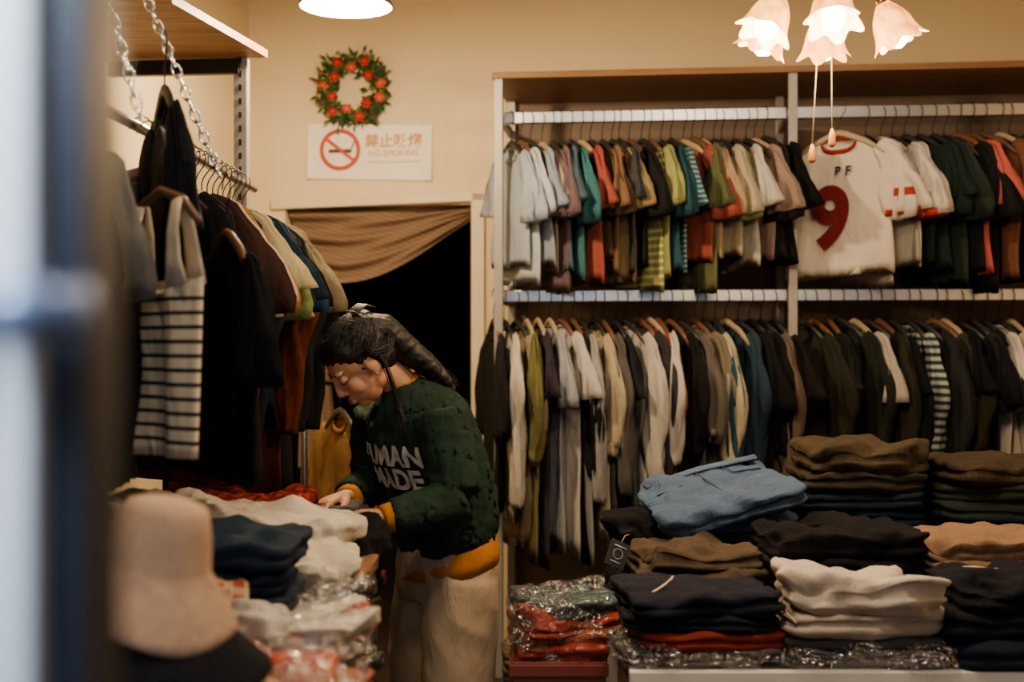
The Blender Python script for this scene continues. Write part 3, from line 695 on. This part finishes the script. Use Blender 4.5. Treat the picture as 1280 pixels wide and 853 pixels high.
def cuff(el,wr,r):
    el,wr=B(*el),B(*wr); us.tube([el.lerp(wr,.90),el.lerp(wr,.96),el.lerp(wr,1.10),el.lerp(wr,1.13)],[r*1.05,r*1.12,r*1.02,r*.85],18,0,(.2,.3,1))
cuff(LE,LW,.036); cuff(RE,RW,.035)
us.tube([B(.112,0,1.205),B(.14,0,1.240)],[(.060,.066),(.052,.056)],24,0,tuple(lf))
us.obj('undershirt',M_orange,parent=wm)
tr=MB(); tr.loft([ringe((-.01,0,.80),.112,.150),ringe((-.012,0,.74),.122,.160),ringe((-.01,0,.68),.122,.165),ringe((-.005,0,.64),.112,.160)])
for sgn in (-1,1):
    y=.085*sgn
    tr.tube([B(-.01,y,.70),B(0,y,.60),B(.01,y*1.05,.45),B(.0,y*1.1,.30),B(-.01,y*1.15,.15),B(-.015,y*1.15,.055)],[(.10,.092),(.104,.096),(.10,.094),(.098,.092),(.1,.095),(.102,.098)],24,0,tuple(lf))
tro=tr.obj('trousers',M_beige,parent=wm); remesh(tro,.009,5,.6)
for v in tro.data.vertices:
    c=v.co; rdg=1-2*abs(noise.noise(Vector((c.x*9+c.z*3,c.y*9,c.z*8))))
    v.co=c+v.normal*(.006*rdg)
for v in tro.data.vertices:
    if v.co.z<.03: v.co.z=.03
tro.data.update()
so=MB()
for sgn in (-1,1):
    so.tube([B(-.09,.1*sgn,.04),B(-.02,.1*sgn,.05),B(.06,.1*sgn,.042),B(.13,.1*sgn,.03),B(.16,.1*sgn,.026)],[(.03,.038),(.036,.045),(.04,.038),(.038,.026),(.02,.016)],16,0,(0,0,1))
    so.tube([B(-.09,.1*sgn,.01),B(.0,.1*sgn,.01),B(.09,.1*sgn,.01),B(.16,.1*sgn,.01)],[(.034,.01),(.04,.01),(.043,.01),(.026,.01)],16,1,(0,0,1))
so.obj('shoes',[plain('shoe','#2a2624',.5),M_white],parent=wm)
bv2=bvh_of(swo)
def chest(cl,cz):
    def f(x,y):
        o=B(.6,cl+x,cz+y); r=bv2.ray_cast(o,-fw)
        if not r[0] or (r[0]-O).dot(fw)>.205: return None
        return r[0]+fw*.004+Vector((0,0,.001))
    return f
M_let=fab('#bdbaae')
decal('chest_lettering_1',textmesh('HUMAN',.074,3,.003),chest(.015,1.018),M_let,wm)
decal('chest_lettering_2',textmesh('MADE',.074,3,.003),chest(.03,.955),M_let,wm)
# head
HC=B(.255,-.01,1.293)
HM=Matrix.Translation(HC)@Matrix.Rotation(radians(201),4,'Z')@Matrix.Rotation(radians(42),4,'Y')@Matrix.Rotation(radians(-4),4,'X')@Matrix.Scale(1.0,4)
hd=MB()
hd.ell((-.012,0,.028),(.092,.073,.082),0,28); hd.ell((.028,0,-.028),(.056,.054,.078),0,24); hd.ell((.050,0,-.084),(.026,.026,.020),0,16)
hd.ell((.0,0,-.055),(.055,.052,.035),0,20)
for s_ in (-1,1):
    hd.ell((.050,s_*.034,-.030),(.026,.022,.026),0,14); hd.ell((.069,s_*.029,.004),(.013,.016,.011),0,14); hd.ell((.070,s_*.028,.024),(.014,.024,.007),0,12)
    hd.ell((.084,s_*.011,-.034),(.009,.008,.007),0,12)
    hd.ell((-.008,s_*.074,-.008),(.018,.007,.030),0,14,Matrix.Rotation(.2,3,'Y')); hd.ell((-.003,s_*.072,-.032),(.009,.006,.010),0,10)
hd.tube([(.078,0,.018),(.085,0,.0),(.092,0,-.018),(.095,0,-.028),(.088,0,-.037)],[(.008,.008),(.009,.009),(.010,.010),(.0115,.0115),(.009,.009)],12,0,(0,1,0))
hd.ell((.081,0,-.062),(.011,.022,.014),0,14)
hdo=hd.obj('head',M_skin,parent=wm); remesh(hdo,.003,4,.5)
bh=bvh_of(hdo)
def onface(y,z,off=.0004):
    r=bh.ray_cast(Vector((.3,y,z)),Vector((-1,0,0))); return (r[0] if r[0] else Vector((.07,y,z)))+Vector((off,0,0))
hdo.matrix_world=HM
lp=MB()
lp.tube([onface(y,-.0575+.001*abs(y)/.02,-.001) for y in (-.021,-.014,-.007,0,.007,.014,.021)],[(.001,.001),(.003,.0025),(.0042,.0035),(.0036,.0036),(.0042,.0035),(.003,.0025),(.001,.001)],10,0,(1,0,0))
lp.tube([onface(y,-.0655,-.001) for y in (-.018,-.012,-.006,0,.006,.012,.018)],[(.001,.001),(.0038,.003),(.005,.004),(.0053,.0045),(.005,.004),(.0038,.003),(.001,.001)],10,0,(1,0,0))
o=lp.obj('lips',plain('lip','#8a453c',.45),parent=wm); o.matrix_world=HM
ey=MB()
for s_ in (-1,1):
    ey.tube([onface(s_*y,z) for y,z in ((.014,-.003),(.021,-.006),(.029,-.007),(.037,-.005),(.044,-.001))],[.0008,.0017,.002,.002,.001],8,0)
    ey.tube([onface(s_*y,z,0) for y,z in ((.012,.020),(.02,.025),(.029,.027),(.038,.026),(.047,.020))],[(.0015,.0008),(.003,.001),(.0034,.001),(.0026,.001),(.0008,.0005)],8,0,(1,0,0))
o=ey.obj('lashes_and_brows',M_hair,parent=wm); o.matrix_world=HM
nk=MB(); hb=HM@Vector((-.03,0,-.045)); nk.tube([B(.10,0,1.18),B(.135,0,1.235),(B(.135,0,1.235)+hb)/2,hb,HM@Vector((-.015,0,-.01))],[.052,.047,.046,.048,.045],20,0,tuple(lf)); nk.obj('neck',M_skin,parent=wm)
# hair
HI=HM.inverted()
def wl(*ps): return [HI@B(*p) for p in ps]
ha=MB()
ha.ell((-.024,0,.038),(.094,.081,.084),0,28); ha.ell((.006,0,.068),(.072,.070,.050),0,24); ha.ell((-.055,0,.0),(.056,.072,.07),0,20)
for s_ in (-1,1):
    ha.ell((-.035,s_*.048,.004),(.042,.034,.050),0,16); ha.ell((.022,s_*.048,.056),(.03,.024,.028),0,14)
hc=Vector((-.070,0,.080))
ha.ell(hc+Vector((-.006,0,.0)),(.034,.038,.028),0,16)
tailc=[Vector((-.07,.02,.05)),Vector((-.10,.02,.03))]+wl((.125,.04,1.315),(.08,.055,1.28),(.045,.07,1.245),(.018,.085,1.215))
ha.tube(tailc,[(.048,.045),(.044,.045),(.036,.042),(.030,.040),(.022,.032),(.008,.014)],18,0,(0,1,0))
hao=ha.obj('hair_mass',M_hair,parent=wm); remesh(hao,.004,4,.5); 
for v in hao.data.vertices:
    v.co+=v.normal*.004*noise.noise(Vector((v.co.x*20,v.co.y*90,v.co.z*60)))
hao.matrix_world=HM
st=MB(); rnd=random.Random(9); Cc=Vector((-.022,0,.038))
def onell(d,k=1.0):
    d=d.normalized(); rr=Vector((.096,.082,.087)); 
    t=1/math.sqrt((d.x/rr.x)**2+(d.y/rr.y)**2+(d.z/rr.z)**2); return Cc+d*t*k
end=Vector((-.75,0,.62)).normalized()
for i in range(420):
    az=rnd.uniform(-2.3,2.3); elv=rnd.uniform(.15,.95) if abs(az)<1.1 else rnd.uniform(-.4,.6)
    if cos(az)*cos(elv)>.3 and elv<.5: elv=.5+rnd.random()*.3
    d0=Vector((cos(az)*cos(elv),sin(az)*cos(elv),sin(elv)))
    e1=(end+Vector((0,rnd.uniform(-.25,.25),rnd.uniform(-.25,.15)))).normalized(); pts=[]; k=rnd.uniform(.99,1.02)
    for q in range(9):
        t=q/8; dd=d0.lerp(e1,t)
        if dd.length<.15: dd+=Vector((0,0,.3))
        pts.append(onell(dd,k+.008*sin(t*pi)))
    st.tube(pts,[.0005]+[.0011]*7+[.0007],5,0,(0,0,1))
def lock(p,n,spread,r0,wav=.0):
    for i in range(n):
        off=Vector((rnd.gauss(0,1),rnd.gauss(0,1),rnd.gauss(0,1)))*spread; off2=Vector((rnd.gauss(0,1),rnd.gauss(0,1),rnd.gauss(0,1)))*spread
        cut=rnd.uniform(.75,1.0)
        m_=len(p); pts=[Vector(x)+off*(.4+.6*(j/m_))+off2*.6*(j/m_)**2 for j,x in enumerate(p)]
        out=[]; ph=rnd.uniform(0,6)
        for a in range(len(pts)-1):
            p0=pts[max(a-1,0)];p1=pts[a];p2=pts[a+1];p3=pts[min(a+2,len(pts)-1)]
            for q in (0,.2,.4,.6,.8):
                w_=Vector((sin(ph+(a+q)*2.6),cos(ph+(a+q)*2.1),sin(ph*2+(a+q)*2.3)))*wav
                out.append(.5*((2*p1)+(-p0+p2)*q+(2*p0-5*p1+4*p2-p3)*q*q+(-p0+3*p1-3*p2+p3)*q**3)+w_)
        out=out[:max(4,int(len(out)*cut))]; c=len(out)
        st.tube(out,[r0*(1-.8*(j/c)**2) for j in range(c)],6,0,(0,0,1))
lock([Vector((-.03,.05,.10))]+tailc[1:],110,.013,.0018,.003)
lock([Vector((-.05,.0,.11))]+tailc[1:-1]+wl((.03,.10,1.215)),60,.014,.0015,.004)
lock([Vector((-.02,.084,.02)),Vector((-.07,.07,.0)),Vector((-.11,.04,.0))]+tailc[3:],60,.010,.0016,.003)
lock([Vector((-.03,.078,.03)),Vector((-.035,.083,-.02))]+wl((.19,.075,1.20),(.185,.105,1.13),(.195,.115,1.08)),22,.004,.0014,.002)
sto=st.obj('hair_strands',M_hair,parent=wm); sto.matrix_world=HM
cl=MB()
for i in range(6):
    a=-.9+i*.36; cl.tube([hc+Vector((.03,.03*sin(a*1.2),.018)),hc+Vector((.005,.045*sin(a),.036)),hc+Vector((-.035,.05*sin(a),.032)),hc+Vector((-.052,.04*sin(a),.01))],[.003,.004,.0035,.0015],6,0,(0,1,.1))
cl.tube([hc+Vector((.0,-.04,.034)),hc+Vector((.0,.04,.034))],[.006,.006],8,0,(0,0,1)); o=cl.obj('hair_clip',plain('tortoise_clip','#1a0f0b',.35),parent=wm); o.matrix_world=HM
# hands
def hand(name,wr,xdir,up,side,curl=1.0):
    xd=xdir.normalized(); up=(up-xd*up.dot(xd)).normalized(); yd=up.cross(xd)*side
    M=Matrix((xd,yd,up)).transposed()
    h=MB()
    h.tube([(-.03,0,0),(0,0,0),(.02,0,.0),(.05,.0,.001),(.078,-.001,-.002),(.088,-.001,-.004)],[(.024,.019),(.023,.017),(.029,.016),(.037,.0155),(.038,.013),(.030,.009)],16,0,(0,0,1))
    for fy,L,r,c in ((.028,.066,.0082,.9),(.0095,.074,.0085,1.0),(-.0095,.069,.0082,1.1),(-.027,.054,.0072,1.25)):
        p=Vector((.072,fy,-.003)); pts=[p]; rs=[r*1.05]; a=.15
        for seg,(fr,da) in enumerate(((.48,.28),(.30,.5),(.22,.35))):
            a+=da*c*curl; p=p+Vector((cos(a)*L*fr*1.15, fy*.06,-sin(a)*L*fr*1.15)); pts.append(p.copy()); rs.append(r*(.98-.1*seg))
        pts.append(p+Vector((cos(a)*.004,0,-sin(a)*.004))); rs.append(r*.5)
        h.tube(pts,rs,12,0,(0,1,0))
    h.tube([(.012,.014,-.004),(.03,.034,-.012),(.052,.046,-.022),(.074,.048,-.030),(.080,.047,-.032)],[.015,.0125,.0098,.0085,.005],12,0,(0,0,1))
    o=h.obj(name,M_skin,parent=wm); remesh(o,.0026,3,.5)
    o.matrix_world=Matrix.Translation(wr)@M.to_4x4(); return o
lw=B(.307,.203,.912); hand('left_hand',lw,(fw*.75-lf*.45-Vector((0,0,.12))),Vector((0,0,1))+lf*.5,-1,1.1)
rw=B(.275,-.062,.932); hand('right_hand',rw,(fw*.9+lf*.25-Vector((0,0,.15))),Vector((0,0,1))-lf*.2,1,1.0)
rag('black_shirt_in_hands','#0d0d10',-.42,3.19,.80,.18,.18,.17,.4,23,2.8)
rag('white_folded_shirt','#a9a49d',-.56,3.36,.885,.16,.12,.04,.4,24,2)
gs=empty('small_garment_stand')
garment('tan_blouse',fab('#7d5f3c'),(-.62,4.62,1.20),radians(-60),.6,.4,'long',gs,61,hang=M_hang2)
m=MB(); m.tube([(-.75,4.62,1.20),(-.5,4.62,1.20)],.01,10); m.tube([(-.75,4.62,1.20),(-.75,4.62,0)],.012,10); m.tube([(-.5,4.62,1.20),(-.5,4.62,0)],.012,10); m.obj('frame',M_black,parent=gs)
# ---------------------------------------------------------------- world & camera
w=bpy.data.worlds.new('World'); bpy.context.scene.world=w; w.use_nodes=True
w.node_tree.nodes['Background'].inputs[0].default_value=(.60,.72,1,1); w.node_tree.nodes['Background'].inputs[1].default_value=.2
cam=bpy.data.cameras.new('camera'); cam.lens=45; cam.sensor_width=36; cam.clip_start=.05
cam.dof.use_dof=True; cam.dof.focus_distance=3.6; cam.dof.aperture_fstop=2.2
co=bpy.data.objects.new('camera',cam); co.location=(0,0,1.35); co.rotation_euler=(radians(90),0,0)
bpy.context.scene.collection.objects.link(co); bpy.context.scene.camera=co
